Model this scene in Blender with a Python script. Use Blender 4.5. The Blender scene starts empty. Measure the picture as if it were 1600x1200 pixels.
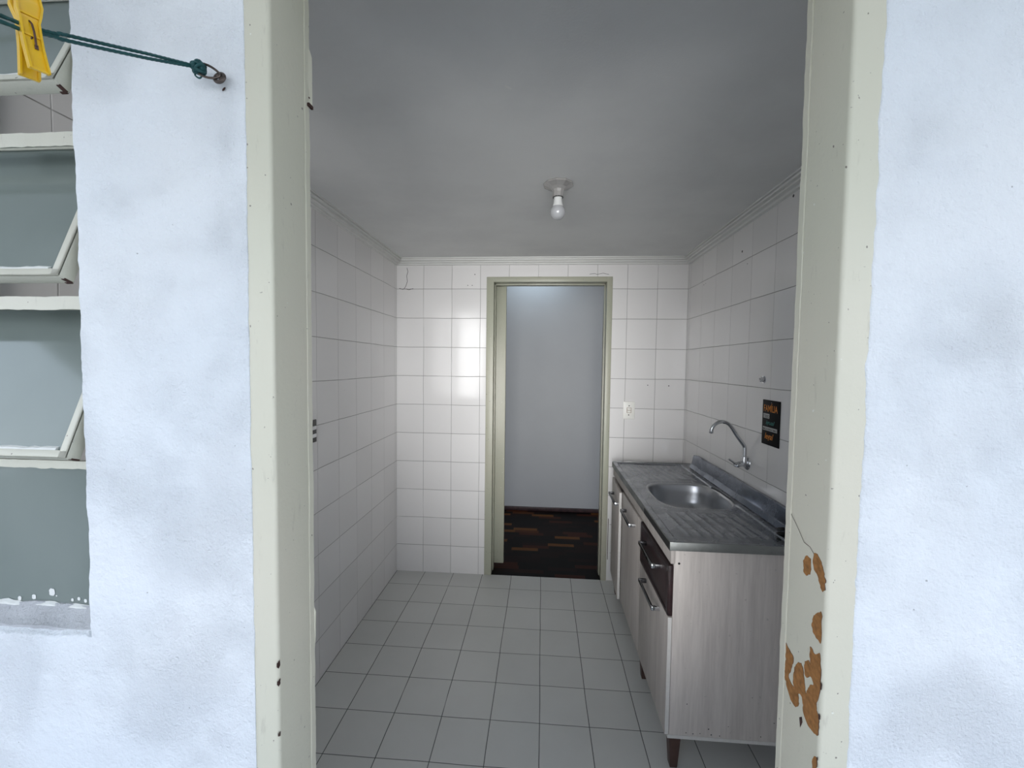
import bpy, bmesh, math, random
from mathutils import Vector, Matrix, noise
random.seed(7)
C = bpy.context.scene.collection
PI = math.pi
# ------------------------------------------------------------------ camera numbers measured from the photograph
F_PX, PITCH, YAW, ROLL, CAM_H = 656.062, 0.046905, -0.071561, 0.012292, 1.50085
D = 2.9095          # tiled back wall
XL, XR = -1.0273, 0.9691
CEIL = 2.225
FY = 0.600          # face of the painted wall the camera looks at
IY = 0.720          # kitchen side of that wall
# ------------------------------------------------------------------ object helpers
def tag(o, label=None, cat=None, group=None, kind=None):
    if label: o['label'] = label
    if cat: o['category'] = cat
    if group: o['group'] = group
    if kind: o['kind'] = kind
    return o
def empty(name, loc, label=None, cat=None, group=None, kind=None):
    o = bpy.data.objects.new(name, None); C.objects.link(o); o.location = loc
    o.empty_display_size = 0.05
    return tag(o, label, cat, group, kind)

class MB:
    """collects geometry of ONE object, coordinates in world space"""
    def __init__(s): s.v = []; s.f = []; s.m = []; s.sm = []
    def add(s, vs, fs, mi=0, smooth=False):
        n = len(s.v); s.v += [tuple(v) for v in vs]
        for f in fs:
            s.f.append(tuple(i + n for i in f)); s.m.append(mi); s.sm.append(smooth)
        return s
    def box(s, x0, x1, y0, y1, z0, z1, mi=0, bev=0, M=None, seg=2):
        if bev:
            bm = bmesh.new(); bmesh.ops.create_cube(bm, size=1)
            for v in bm.verts:
                v.co = Vector(((x0+x1)/2 + v.co.x*(x1-x0), (y0+y1)/2 + v.co.y*(y1-y0), (z0+z1)/2 + v.co.z*(z1-z0)))
            bmesh.ops.bevel(bm, geom=bm.edges[:], offset=bev, segments=seg, profile=.5, affect='EDGES')
            vs = [v.co.copy() for v in bm.verts]; fs = [[v.index for v in f.verts] for f in bm.faces]; bm.free()
            if M: vs = [M @ v for v in vs]
            return s.add(vs, fs, mi, False)
        vs = [Vector((x, y, z)) for z in (z0, z1) for y in (y0, y1) for x in (x0, x1)]
        if M: vs = [M @ v for v in vs]
        return s.add(vs, [(0,2,3,1),(4,5,7,6),(0,1,5,4),(2,6,7,3),(0,4,6,2),(1,3,7,5)], mi)
    def sweep(s, rings, mi=0, smooth=True, cap=True, closed=True):
        n = len(rings[0]); vs = [p for r in rings for p in r]; fs = []
        for i in range(len(rings)-1):
            for j in range(n if closed else n-1):
                k = (j+1) % n
                fs.append((i*n+j, i*n+k, (i+1)*n+k, (i+1)*n+j))
        s.add(vs, fs, mi, smooth)
        if cap:
            b = len(s.v) - len(vs)
            s.f.append(tuple(b+j for j in reversed(range(n)))); s.m.append(mi); s.sm.append(False)
            s.f.append(tuple(b+(len(rings)-1)*n+j for j in range(n))); s.m.append(mi); s.sm.append(False)
        return s
    def tube(s, pts, r, seg=12, mi=0, cap=True, twist=None):
        pts = [Vector(p) for p in pts]; rings = []
        T = (pts[1]-pts[0]).normalized()
        N = T.orthogonal().normalized()
        for i, p in enumerate(pts):
            if 0 < i < len(pts)-1: t = (pts[i+1]-pts[i-1]).normalized()
            elif i == 0: t = (pts[1]-pts[0]).normalized()
            else: t = (pts[-1]-pts[-2]).normalized()
            N = (N - t*N.dot(t)).normalized(); B = t.cross(N)
            rr = r[i] if isinstance(r, (list, tuple)) else r
            ring = []
            for k in range(seg):
                a = 2*PI*k/seg
                q = rr
                if twist: q = rr*(0.80+0.20*abs(math.cos(a + twist*i)))
                ring.append(p + (N*math.cos(a)+B*math.sin(a))*q)
            rings.append(ring)
        return s.sweep(rings, mi, True, cap)
    def lathe(s, prof, origin, axis=(0,0,1), seg=32, mi=0, cap=False):
        """prof: list of (radius, height along axis)"""
        A = Vector(axis).normalized(); N = A.orthogonal().normalized(); B = A.cross(N); O = Vector(origin)
        rings = [[O + A*h + (N*math.cos(2*PI*k/seg) + B*math.sin(2*PI*k/seg))*max(r, 1e-5) for k in range(seg)] for r, h in prof]
        return s.sweep(rings, mi, True, cap)
    def disc(s, c, n, r, mi=0, seg=10, squash=1.0):
        n = Vector(n).normalized(); N = n.orthogonal().normalized(); B = n.cross(N); c = Vector(c)
        vs = [c + N*math.cos(2*PI*k/seg)*r + B*math.sin(2*PI*k/seg)*r*squash for k in range(seg)]
        return s.add(vs, [tuple(range(seg))], mi)
    def obj(s, name, mats, parent=None, auto=False):
        me = bpy.data.meshes.new(name)
        org = Vector(parent.matrix_world.translation) if parent else Vector((0,0,0))
        if parent: org = abs_loc(parent)
        me.from_pydata([Vector(v)-org for v in s.v], [], s.f)
        mats = mats if isinstance(mats, (list, tuple)) else [mats]
        for m in mats: me.materials.append(m)
        for p, mi, sm in zip(me.polygons, s.m, s.sm): p.material_index = mi; p.use_smooth = sm
        me.update()
        bm = bmesh.new(); bm.from_mesh(me); bmesh.ops.recalc_face_normals(bm, faces=bm.faces[:]); bm.to_mesh(me); bm.free()
        me.set_sharp_from_angle(angle=math.radians(35))
        o = bpy.data.objects.new(name, me); C.objects.link(o)
        if parent: o.parent = parent
        return o
def abs_loc(o):
    l = Vector(o.location)
    while o.parent: o = o.parent; l += o.location
    return l
def catmull(P, n=8):
    P = [Vector(p) for p in P]; out = []
    Q = [P[0]*2-P[1]] + P + [P[-1]*2-P[-2]]
    for i in range(1, len(Q)-2):
        a, b, c, d = Q[i-1:i+3]
        for k in range(n):
            t = k/n
            out.append(.5*((2*b)+(c-a)*t+(2*a-5*b+4*c-d)*t*t+(3*b-a-3*c+d)*t**3))
    out.append(P[-1]); return out

# ------------------------------------------------------------------ material helpers
class NT:
    def __init__(s, name):
        s.mat = bpy.data.materials.new(name); s.mat.use_nodes = True
        s.t = s.mat.node_tree; s.n = s.t.nodes; s.l = s.t.links
        s.bsdf = s.n['Principled BSDF']
        s.co = s.n.new('ShaderNodeTexCoord').outputs['Object']
        s.pos = s.n.new('ShaderNodeNewGeometry').outputs['Position']
    def link(s, a, b):
        if hasattr(a, 'is_output'): s.l.new(a, b)
        else: b.default_value = a
    def math(s, op, a, b=None, c=None, clamp=False):
        n = s.n.new('ShaderNodeMath'); n.operation = op; n.use_clamp = clamp
        s.link(a, n.inputs[0])
        if b is not None: s.link(b, n.inputs[1])
        if c is not None: s.link(c, n.inputs[2])
        return n.outputs[0]
    def sep(s, v):
        n = s.n.new('ShaderNodeSeparateXYZ'); s.link(v, n.inputs[0]); return n.outputs
    def comb(s, x, y, z=0.0):
        n = s.n.new('ShaderNodeCombineXYZ')
        for i, a in enumerate((x, y, z)): s.link(a, n.inputs[i])
        return n.outputs[0]
    def map(s, v, scale=(1,1,1), loc=(0,0,0), rot=(0,0,0)):
        n = s.n.new('ShaderNodeMapping'); s.link(v, n.inputs[0])
        n.inputs['Scale'].default_value = scale; n.inputs['Location'].default_value = loc; n.inputs['Rotation'].default_value = rot
        return n.outputs[0]
    def noise(s, scale, detail=3, rough=.5, v=None, dist=0, col=False):
        n = s.n.new('ShaderNodeTexNoise'); s.link(v if v is not None else s.pos, n.inputs['Vector'])
        n.inputs['Scale'].default_value = scale; n.inputs['Detail'].default_value = detail
        n.inputs['Roughness'].default_value = rough; n.inputs['Distortion'].default_value = dist
        return n.outputs['Color' if col else 'Fac']
    def white(s, v):
        n = s.n.new('ShaderNodeTexWhiteNoise'); n.noise_dimensions = '3D'; s.link(v, n.inputs['Vector']); return n.outputs
    def ramp(s, f, a, b, lo=0.0, hi=1.0):
        n = s.n.new('ShaderNodeMapRange'); n.interpolation_type = 'SMOOTHSTEP'; s.link(f, n.inputs[0])
        n.inputs[1].default_value = a; n.inputs[2].default_value = b; n.inputs[3].default_value = lo; n.inputs[4].default_value = hi
        return n.outputs[0]
    def mix(s, f, a, b, mode='MIX'):
        n = s.n.new('ShaderNodeMix'); n.data_type = 'RGBA'; n.blend_type = mode
        s.link(f, n.inputs[0])
        for v, i in ((a, 6), (b, 7)):
            if isinstance(v, (tuple, list)): v = tuple(v) + ((1,) if len(v) == 3 else ())
            s.link(v, n.inputs[i])
        return n.outputs[2]
    def bump(s, h, strength=.3, dist=.001, normal=None):
        n = s.n.new('ShaderNodeBump'); s.link(h, n.inputs['Height']); s.link(strength, n.inputs['Strength'])
        n.inputs['Distance'].default_value = dist
        if normal is not None: s.link(normal, n.inputs['Normal'])
        return n.outputs[0]
    def set(s, **k):
        names = dict(col='Base Color', rough='Roughness', metal='Metallic', spec='Specular IOR Level', normal='Normal',
                     trans='Transmission Weight', ior='IOR', coat='Coat Weight', coatr='Coat Roughness', alpha='Alpha')
        for a, v in k.items():
            if isinstance(v, (tuple, list)) and len(v) == 3: v = tuple(v) + (1,)
            s.link(v, s.bsdf.inputs[names[a]])
        return s.mat

def simple(name, col, rough=.5, metal=0, var=.06, scale=40, bump=0, coat=0, spec=.5):
    t = NT(name)
    n = t.noise(scale, 4)
    lo = tuple(c*(1-var) for c in col); hi = tuple(min(1, c*(1+var)) for c in col)
    k = dict(col=t.mix(n, lo, hi), rough=rough, metal=metal, coat=coat, spec=spec)
    if bump: k['normal'] = t.bump(n, bump, .001)
    return t.set(**k)

def tile_mat(name, ua, va, pu, pv, u0, v0, col, grout, gw=.0013, rough=.065, vfade=.55, hfade=.9, tilt=.35, wob=.0012, dirt=0.0, vsign=1, brk=.42):
    """ua, va: 0/1/2 axis index; grid lines at u0+k*pu"""
    t = NT(name)
    S = t.sep(t.pos)
    w1 = t.math('MULTIPLY_ADD', t.noise(3.1, 2), wob*6, -wob*3)
    w2 = t.math('MULTIPLY_ADD', t.noise(3.7, 2, v=t.map(t.pos, loc=(5, 3, 9))), wob*6, -wob*3)
    u = t.math('DIVIDE', t.math('SUBTRACT', t.math('ADD', S[ua], w1), u0), pu)
    v = t.math('DIVIDE', t.math('SUBTRACT', t.math('ADD', S[va], w2), v0), pv)
    fu, fv = t.math('FRACT', u), t.math('FRACT', v)
    cu, cv = t.math('FLOOR', u), t.math('FLOOR', v)
    du = t.math('MULTIPLY', t.math('MINIMUM', fu, t.math('SUBTRACT', 1.0, fu)), pu)
    dv = t.math('MULTIPLY', t.math('MINIMUM', fv, t.math('SUBTRACT', 1.0, fv)), pv)
    lu = t.ramp(du, gw*.5, gw*1.5, 1, 0); lv = t.ramp(dv, gw*.5, gw*1.5, 1, 0)
    # the pointing is worn: patches of every joint are painted or filled over
    brn = t.ramp(t.noise(2.6, 3, .6), brk-.06, brk+.14, 0, 1)
    brn2 = t.ramp(t.noise(2.9, 3, .6, v=t.map(t.pos, loc=(2, 8, 4))), brk-.16, brk+.04, 0, 1)
    gm = t.math('MAXIMUM', t.math('MULTIPLY', t.math('MULTIPLY', lu, vfade), t.math('MULTIPLY_ADD', brn, .75, .25)),
                t.math('MULTIPLY', t.math('MULTIPLY', lv, hfade), t.math('MULTIPLY_ADD', brn2, .7, .3)))
    W = t.white(t.comb(cu, cv, 0.37))
    WS = t.sep(W['Color'])
    base = t.mix(W['Value'], tuple(c*.965 for c in col), tuple(min(1, c*1.02) for c in col))
    cloud = t.ramp(t.noise(1.7, 5, .6), .3, .75)
    base = t.mix(t.math('MULTIPLY', cloud, .10 + dirt), base, tuple(c*.72 for c in col))
    sp = t.ramp(t.noise(130, 1, v=t.map(t.pos, loc=(1, 2, 3))), .80, .84)
    base = t.mix(t.math('MULTIPLY', sp, .35), base, (.12, .11, .10))
    colr = t.mix(gm, base, grout)
    slope = t.math('ADD', t.math('MULTIPLY', t.math('SUBTRACT', fu, .5), t.math('SUBTRACT', WS[0], .5)),
                   t.math('MULTIPLY', t.math('SUBTRACT', fv, .5), t.math('SUBTRACT', WS[1], .5)))
    h = t.math('MULTIPLY_ADD', slope, tilt*4, t.math('MULTIPLY', t.math('MAXIMUM', lu, lv), -.45))
    h = t.math('MULTIPLY_ADD', t.noise(7, 2), .5*tilt*2, h)
    r = t.math('ADD', t.math('MULTIPLY', gm, .5), t.math('MULTIPLY_ADD', cloud, .12, rough))
    return t.set(col=colr, rough=r, normal=t.bump(h, 1.0, .0016), spec=.5)

def paint_plaster(name, col, rough_scale=1.0, stain=.12, tint=(.88, .93, .95)):
    t = NT(name)
    fine = t.noise(230, 5, .65); mid = t.noise(45, 4, .6); big = t.noise(3.2, 4, .55); mac = t.noise(1.3, 2)
    patch = t.ramp(t.noise(4.2, 4, .6, v=t.map(t.pos, loc=(3, 1, 7))), .42, .66)
    base = t.mix(t.ramp(big, .3, .72), col, tuple(c*k for c, k in zip(col, (.945, .965, .985))))
    base = t.mix(t.math('MULTIPLY', t.ramp(t.noise(11, 5, .7), .52, .75), stain), base, tuple(c*.70 for c in col))
    peb = t.ramp(t.noise(150, 3, .7, v=t.map(t.pos, loc=(9, 2, 4))), .60, .70)
    base = t.mix(t.math('MULTIPLY', t.math('MULTIPLY', peb, patch), .42), base, tuple(c*.62 for c in col))
    dots = t.ramp(t.noise(120, 1, .3, v=t.map(t.pos, loc=(4, 4, 1))), .795, .83)
    base = t.mix(t.math('MULTIPLY', dots, .6), base, (.22, .23, .24))
    h = t.math('ADD', t.math('MULTIPLY', fine, t.math('MULTIPLY_ADD', patch, .75, .30)), t.math('MULTIPLY', t.noise(75, 3, .6), .9))
    h = t.math('ADD', h, t.math('MULTIPLY', big, .5))
    return t.set(col=base, rough=.62, normal=t.bump(h, min(1, .85*rough_scale), .0045), spec=.3)

def old_paint(name, col, chips=True, rough=.34):
    """thick old gloss paint, cream, finely pitted"""
    t = NT(name)
    b = t.mix(t.ramp(t.noise(2.2, 3), .3, .7), col, tuple(c*k for c, k in zip(col, (.93, .97, .96))))
    sc = t.noise(60, 4, .7, v=t.map(t.pos, scale=(1, 1, .22)))
    b = t.mix(t.math('MULTIPLY', t.ramp(sc, .60, .74), .35), b, tuple(c*.62 for c in col))
    dots = t.ramp(t.noise(150, 1, .3), .765, .80)
    b = t.mix(t.math('MULTIPLY', dots, .75), b, (.10, .08, .07))
    wsp = t.ramp(t.noise(95, 1, .3, v=t.map(t.pos, loc=(7, 7, 2))), .80, .83)
    b = t.mix(t.math('MULTIPLY', wsp, .6), b, (.85, .87, .83))
    h = t.math('ADD', t.noise(120, 4, .6), t.math('MULTIPLY', t.noise(14, 3), 1.6))
    return t.set(col=b, rough=rough, normal=t.bump(h, .5, .0008), spec=.45)

def laminate(name, a, b, axis=2):
    t = NT(name)
    sc = [26, 26, 26]; sc[axis] = 1.6
    n1 = t.noise(1, 6, .68, v=t.map(t.pos, scale=tuple(sc)), dist=.25)
    n2 = t.noise(1, 5, .7, v=t.map(t.pos, scale=tuple(c*4.5 for c in sc)))
    f = t.math('MULTIPLY_ADD', t.math('SUBTRACT', n2, .5), .55, n1)
    c = t.mix(t.ramp(f, .28, .74), a, b)
    dots = t.ramp(t.noise(70, 2, .4), .72, .77)
    c = t.mix(t.math('MULTIPLY', dots, .3), c, tuple(x*.45 for x in b))
    return t.set(col=c, rough=.42, normal=t.bump(n2, .2, .0006), spec=.4)

def steel(name, col=(.56, .57, .58), rough=.26, dirty=.5, bmp=.22):
    t = NT(name)
    st = t.noise(1, 5, .7, v=t.map(t.pos, scale=(18, 160, 30), rot=(0, 0, .3)))
    cl = t.noise(9, 5, .65)
    c = t.mix(t.math('MULTIPLY', t.ramp(cl, .42, .72), dirty), col, tuple(x*.52 for x in col))
    r = t.math('ADD', t.math('MULTIPLY', t.ramp(cl, .35, .75), .22), t.math('MULTIPLY_ADD', st, .16, rough-.06))
    return t.set(col=c, rough=r, metal=.92, normal=t.bump(t.math('ADD', st, t.math('MULTIPLY', cl, 2.)), bmp, .0006))

M = {}
WT = (.78, .765, .755)
GR = (.155, .145, .135)
M['tile_back'] = tile_mat('back wall tiles', 0, 2, .2, .2025, -.8352, 2.0191, WT, GR, vfade=.7, hfade=.9, brk=.36)
M['tile_left'] = tile_mat('left wall tiles', 1, 2, .2042, .2025, 1.849, 2.0191, WT, GR, vfade=.6, hfade=.85)
M['tile_right'] = tile_mat('right wall tiles', 1, 2, .2035, .2025, 1.858, 2.0191, WT, GR, vfade=.45, hfade=.85)
M['tile_floor'] = tile_mat('floor tiles', 0, 1, .2074, .2074, -.8185, D-.3847, (.63, .635, .61), (.04, .045, .043), gw=.0015,
                           rough=.30, vfade=.95, hfade=.85, tilt=.12, dirt=.18, brk=.30)
M['facade'] = paint_plaster('white wall paint', (.81, .845, .88), 1.5, stain=.12)
M['balcony'] = paint_plaster('balcony paint', (.84, .84, .84))
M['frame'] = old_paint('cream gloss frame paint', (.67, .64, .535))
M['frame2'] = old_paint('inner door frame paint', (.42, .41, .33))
M['sash'] = old_paint('window sash paint', (.62, .60, .52))
M['wood'] = simple('bare wood under paint', (.33, .15, .045), .75, var=.75, scale=120, bump=.6)
M['rust'] = simple('dark rust', (.055, .025, .02), .8, var=.5, scale=90)
t = NT('matt ceiling paint')
M['ceiling'] = t.set(col=t.mix(t.ramp(t.noise(1.6, 5, .6), .32, .7), (.72, .725, .715), (.63, .635, .63)), rough=.7,
                     normal=t.bump(t.math('ADD', t.noise(160, 3), t.math('MULTIPLY', t.noise(6, 4), 3.)), .35, .001), spec=.25)
M['cornice'] = simple('cornice plaster', (.72, .72, .70), .6, var=.05, scale=12)
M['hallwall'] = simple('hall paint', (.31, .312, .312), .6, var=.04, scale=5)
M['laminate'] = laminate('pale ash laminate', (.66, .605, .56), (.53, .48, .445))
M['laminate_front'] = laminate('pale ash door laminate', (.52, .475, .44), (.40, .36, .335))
M['edge'] = simple('edge band', (.66, .64, .61), .5, var=.12, scale=60)
M['wine'] = laminate('dark wine laminate', (.042, .020, .021), (.014, .008, .009), axis=1)
M['legwood'] = simple('leg wood', (.07, .036, .028), .5, var=.3, scale=50)
M['black'] = simple('black plastic and gap shade', (.012, .012, .013), .45, var=.2)
M['handle'] = simple('dark chrome', (.16, .16, .17), .22, metal=1, var=.1)
M['chrome'] = simple('chrome', (.62, .63, .65), .10, metal=1, var=.05)
M['steel'] = steel('worn stainless steel', (.235, .25, .272), .17, .22, .07)
M['steel_edge'] = steel('dull steel edge', (.30, .31, .30), .38, .5)
M['basin'] = steel('pressed basin steel', (.46, .47, .49), .27, .12, .08)
M['splash'] = steel('steel upstand', (.17, .19, .23), .12, .15, .06)
M['yellow'] = simple('yellow plastic', (.80, .50, .012), .36, var=.07, scale=70, coat=.2)
M['cord'] = simple('green twisted cord', (.008, .072, .076), .55, var=.45, scale=420, bump=.3)
M['galv'] = simple('galvanised wire', (.12, .10, .09), .35, metal=.9, var=.4, scale=200)
M['dkmetal'] = simple('dark spring wire', (.12, .07, .06), .5, metal=.6, var=.4, scale=200)
M['porcelain'] = simple('grey lamp holder', (.34, .33, .32), .25, var=.08, scale=80, coat=.4)
M['bulbw'] = simple('white bulb collar', (.74, .75, .74), .4, var=.03)
t = NT('frosted bulb'); M['bulb'] = t.set(col=(.42, .425, .44), rough=.10, coat=.6)
M['switch'] = simple('ivory plastic', (.84, .83, .78), .35, var=.04)
M['switchb'] = simple('brown outline plastic', (.30, .18, .12), .5)
M['signblack'] = simple('black sign board', (.006, .006, .007), .6, var=.2, spec=.15)
M['s_orange'] = simple('orange sign ink', (.60, .20, .018), .6)
M['s_white'] = simple('white sign ink', (.42, .42, .41), .6)
M['s_teal'] = simple('teal sign ink', (.02, .16, .14), .6)
M['concrete'] = simple('balcony floor', (.42, .41, .40), .7, var=.15, scale=6)
M['alu'] = simple('aluminium', (.60, .61, .62), .35, metal=.8)
# parquet of dark strips with a few red and ochre ones
t = NT('dark parquet')
S = t.sep(t.pos)
row = t.math('FLOOR', t.math('DIVIDE', S[1], .052))
sh = t.white(t.comb(row, 3.3, 1.7))['Value']
colm = t.math('FLOOR', t.math('ADD', t.math('DIVIDE', S[0], .215), t.math('MULTIPLY', sh, 7.)))
W = t.white(t.comb(colm, row, 5.1)); v = W['Value']
c = t.mix(t.ramp(v, .45, .65), (.002, .0012, .0012), (.010, .0025, .002))
c = t.mix(t.ramp(v, .74, .80), c, (.045, .010, .004))
c = t.mix(t.ramp(v, .92, .95), c, (.13, .052, .014))
g = t.noise(1, 4, .6, v=t.map(t.pos, scale=(8, 90, 1)))
c = t.mix(t.math('MULTIPLY', g, .35), c, (.001, .0006, .0006))
M['parquet'] = t.set(col=c, rough=.5, spec=.12)
# frosted window glass: thin, greenish grey
t = NT('frosted grey glass')
nz = t.noise(300, 3)
gl = t.n.new('ShaderNodeBsdfGlossy'); gl.inputs['Roughness'].default_value = .10; gl.inputs['Color'].default_value = (.9, .95, .95, 1)
df = t.n.new('ShaderNodeBsdfDiffuse'); t.link(t.mix(t.ramp(t.noise(4, 3), .3, .7), (.25, .295, .275), (.30, .345, .325)), df.inputs['Color'])
tr = t.n.new('ShaderNodeBsdfTranslucent'); tr.inputs['Color'].default_value = (.42, .50, .49, 1)
m1 = t.n.new('ShaderNodeMixShader'); m1.inputs[0].default_value = .35; t.l.new(df.outputs[0], m1.inputs[1]); t.l.new(tr.outputs[0], m1.inputs[2])
fr = t.n.new('ShaderNodeFresnel'); fr.inputs['IOR'].default_value = 1.5
m2 = t.n.new('ShaderNodeMixShader'); t.l.new(fr.outputs[0], m2.inputs[0]); t.l.new(m1.outputs[0], m2.inputs[1]); t.l.new(gl.outputs[0], m2.inputs[2])
t.l.new(m2.outputs[0], t.n['Material Output'].inputs['Surface'])
M['glass'] = t.mat
M['putty'] = simple('white putty', (.72, .74, .72), .6, var=.12, scale=80)
M['sill'] = paint_plaster('sill paint', (.50, .51, .53), 1.6, stain=.6)

# ================================================================== THE KITCHEN SHELL
def struct(name, mb, mats, parent=None, label=None):
    o = mb.obj(name, mats, parent)
    if not parent: o['kind'] = 'structure'
    if label: o['label'] = label
    return o
DX0, DX1, DZ = -.341, .428, 2.066      # clear opening of the far doorway
fx0, fx1, fz = -.392, .466, 2.101      # outside of its frame
# back wall (three slabs round the doorway) with its drill holes and cracks
b = MB()
b.box(XL-.12, fx0, D, D+.12, 0, CEIL+.05); b.box(fx1, XR+.12, D, D+.12, 0, CEIL+.05); b.box(fx0, fx1, D, D+.12, fz, CEIL+.05)
for x, z, r in ((-.475, 2.118, .0035), (-.524, 2.043, .003), (-.493, 2.043, .003), (.716, 1.37, .0035), (.856, 1.368, .004)):
    b.disc((x, D-.0006, z), (0, -1, 0), r, 1)
def crack(mb, pts, w, y=None, x=None, mi=1):
    for (a0, z0), (a1, z1) in zip(pts[:-1], pts[1:]):
        d = Vector((a1-a0, z1-z0)).normalized(); n = Vector((-d.y, d.x))*w/2
        q = [(a0+n.x, z0+n.y), (a1+n.x, z1+n.y), (a1-n.x, z1-n.y), (a0-n.x, z0-n.y)]
        if y is not None: mb.add([(a, y, z) for a, z in q], [(0, 1, 2, 3)], mi)
        else: mb.add([(x, a, z) for a, z in q], [(0, 1, 2, 3)], mi)
crack(b, [(-.955, 2.165), (-.948, 2.14), (-.956, 2.11), (-.952, 2.07), (-.964, 2.035), (-.975, 2.022)], .003, y=D-.0006)
crack(b, [(-1.01, 2.024), (-.985, 2.016), (-.965, 2.02), (-.94, 2.013), (-.91, 2.022)], .003, y=D-.0006)
crack(b, [(.31, 2.118), (.345, 2.122), (.36, 2.116), (.40, 2.124), (.44, 2.115)], .0025, y=D-.0006)
struct('wall_back', b, [M['tile_back'], M['black']])
b = MB(); b.box(XL-.12, XL, IY, D, 0, CEIL+.05)
struct('wall_left', b, [M['tile_left'], M['black']])
b = MB(); b.box(XR, XR+.12, IY, D, 0, CEIL+.05)
for y, z, r in ((2.162, 2.067, .006), (2.104, 1.994, .003), (2.646, 1.996, .0035), (2.616, 1.999, .003), (1.748, 2.172, .006)):
    b.disc((XR-.0006, y, z), (-1, 0, 0), r, 1)
struct('wall_right', b, [M['tile_right'], M['black']])
b = MB(); b.box(XL-.12, XR+.12, IY-.12, D+.002, -.08, 0)
struct('floor', b, M['tile_floor'])
b = MB(); b.box(XL-.12, XR+.12, IY, D+.12, CEIL, CEIL+.1)
for x, y in ((-.10, 1.13), (.28, 2.1)):
    b.disc((x, y, CEIL-.0006), (0, 0, -1), .012, 1, squash=.35)
struct('ceiling', b, [M['ceiling'], M['cornice']])
# stepped cornice on three walls: profile (out from wall, down from ceiling)
PROF = [(0, 0), (.052, 0), (.052, .007), (.042, .0075), (.040, .010), (.047, .0125), (.045, .019), (.032, .0195), (.028, .022), (.036, .025), (.034, .031), (.016, .032), (.014, .034), (.018, .037), (.015, .043), (0, .044)]
def cornice(n, p0, p1, inward):
    mb = MB(); rings = []
    for p, e in ((p0, 1), (p1, -1)):
        dirv = (Vector(p1)-Vector(p0)).normalized()*e
        rings.append([Vector(p) + Vector(inward)*o + dirv*o*0 + Vector((0, 0, -d)) for o, d in PROF])
    mb.sweep(rings, smooth=False); return struct('trim_%d' % n, mb, M['cornice'])
cornice(1, (XL, D, CEIL), (XR, D, CEIL), (0, -1, 0))
cornice(2, (XL, IY, CEIL), (XL, D, CEIL), (1, 0, 0))
cornice(3, (XR, IY, CEIL), (XR, D, CEIL), (-1, 0, 0))

# ---- far doorway: frame with a rebate, and the leaf standing behind it in the hall
d2 = empty('door_2', (.04, D, 0), kind='structure')
b = MB(); y0 = D-.006; y1 = D+.122
for (xa, xb, s) in ((fx0, DX0, 1), (DX1, fx1, -1)):
    b.box(xa, xb, y0, y1-.05, 0.0, fz, bev=.003)
    # deeper half of the jamb steps in (door stop)
    if s == 1: b.box(xa, xb+.006, y1-.055, y1, 0.0, fz, bev=.002)
    else: b.box(xa-.006, xb, y1-.055, y1, 0.0, fz, bev=.002)
b.box(DX0-.01, DX1+.01, y0+.0005, y1-.05, DZ, fz, bev=.003); b.box(DX0-.01, DX1+.01, y1-.055, y1, DZ-.008, fz, bev=.002)
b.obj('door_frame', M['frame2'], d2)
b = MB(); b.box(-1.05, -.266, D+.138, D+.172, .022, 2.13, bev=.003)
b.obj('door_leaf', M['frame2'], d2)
b = MB()   # strip of chipped white paint beside the right jamb near the floor
b.add([(fx1+.001, D-.0015, .012), (fx1+.034, D-.0015, .012), (fx1+.020, D-.0015, .06), (fx1+.022, D-.0015, .30), (fx1+.012, D-.0015, .47), (fx1+.001, D-.0015, .5)], [(0, 1, 2, 3, 4, 5)], 0)
b.box(fx1+.005, fx1+.009, D-.003, D, .15, .44, 1)
b.obj('paint_run', [M['cornice'], M['rust']], d2)

# ---- the hall seen through it
HY = 4.265
b = MB(); b.box(-2.2, 2.0, D+.002, HY+.1, -.09, -.002)
struct('floor_hall', b, M['parquet'])
b = MB(); b.box(-2.2, 2.0, HY, HY+.1, 0, 2.6); struct('wall_hall_back', b, M['hallwall'])
b = MB(); b.box(1.6, 1.7, D+.12, HY, 0, 2.6); struct('wall_hall_right', b, M['hallwall'])
b = MB(); b.box(-2.2, -2.1, D+.12, HY, 0, 2.6); struct('wall_hall_left', b, M['hallwall'])
b = MB(); b.box(-2.2, 2.0, D+.12, HY+.1, 2.5, 2.6); struct('ceiling_hall', b, M['ceiling'])
b = MB(); b.box(-2.1, 1.6, HY-.014, HY, 0, .04, bev=.003); struct('baseboard_hall', b, M['wine'])

# ================================================================== THE WALL THE CAMERA FACES
WX = -.7125                     # right edge of the window opening
SILL = 1.058
def wavy(z, a=.0022, seed=0.0):
    return a*noise.noise(Vector((seed, 0, z*9))) + a*.9*noise.noise(Vector((seed+4, 1, z*31))) + a*.45*noise.noise(Vector((seed+9, 2, z*90)))
b = MB()
FXL, FXR = -.438, .4375
TOP = 2.45
def corner_sweep_z(xe, side, xo, z0, z1, y_face, y_back, seed, amp, rad=.005, extra=None):
    """vertical slab: wobbling rounded edge at xe, far side xo; side=+1 slab extends to +x"""
    rings = []; n = int((z1-z0)/.006)
    for i in range(n+1):
        z = z0 + (z1-z0)*i/n
        e = xe + wavy(z, amp, seed) + (extra(z) if extra else 0)
        ring = [(e, y_back, z)]
        for k in range(5):
            a = PI/2*k/4
            ring.append((e + side*rad*(1-math.cos(a)), y_face + rad*(1-math.sin(a)), z))
        ring += [(xo, y_face, z), (xo, y_back, z)]
        rings.append(ring)
    b.sweep(rings, smooth=True)
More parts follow.
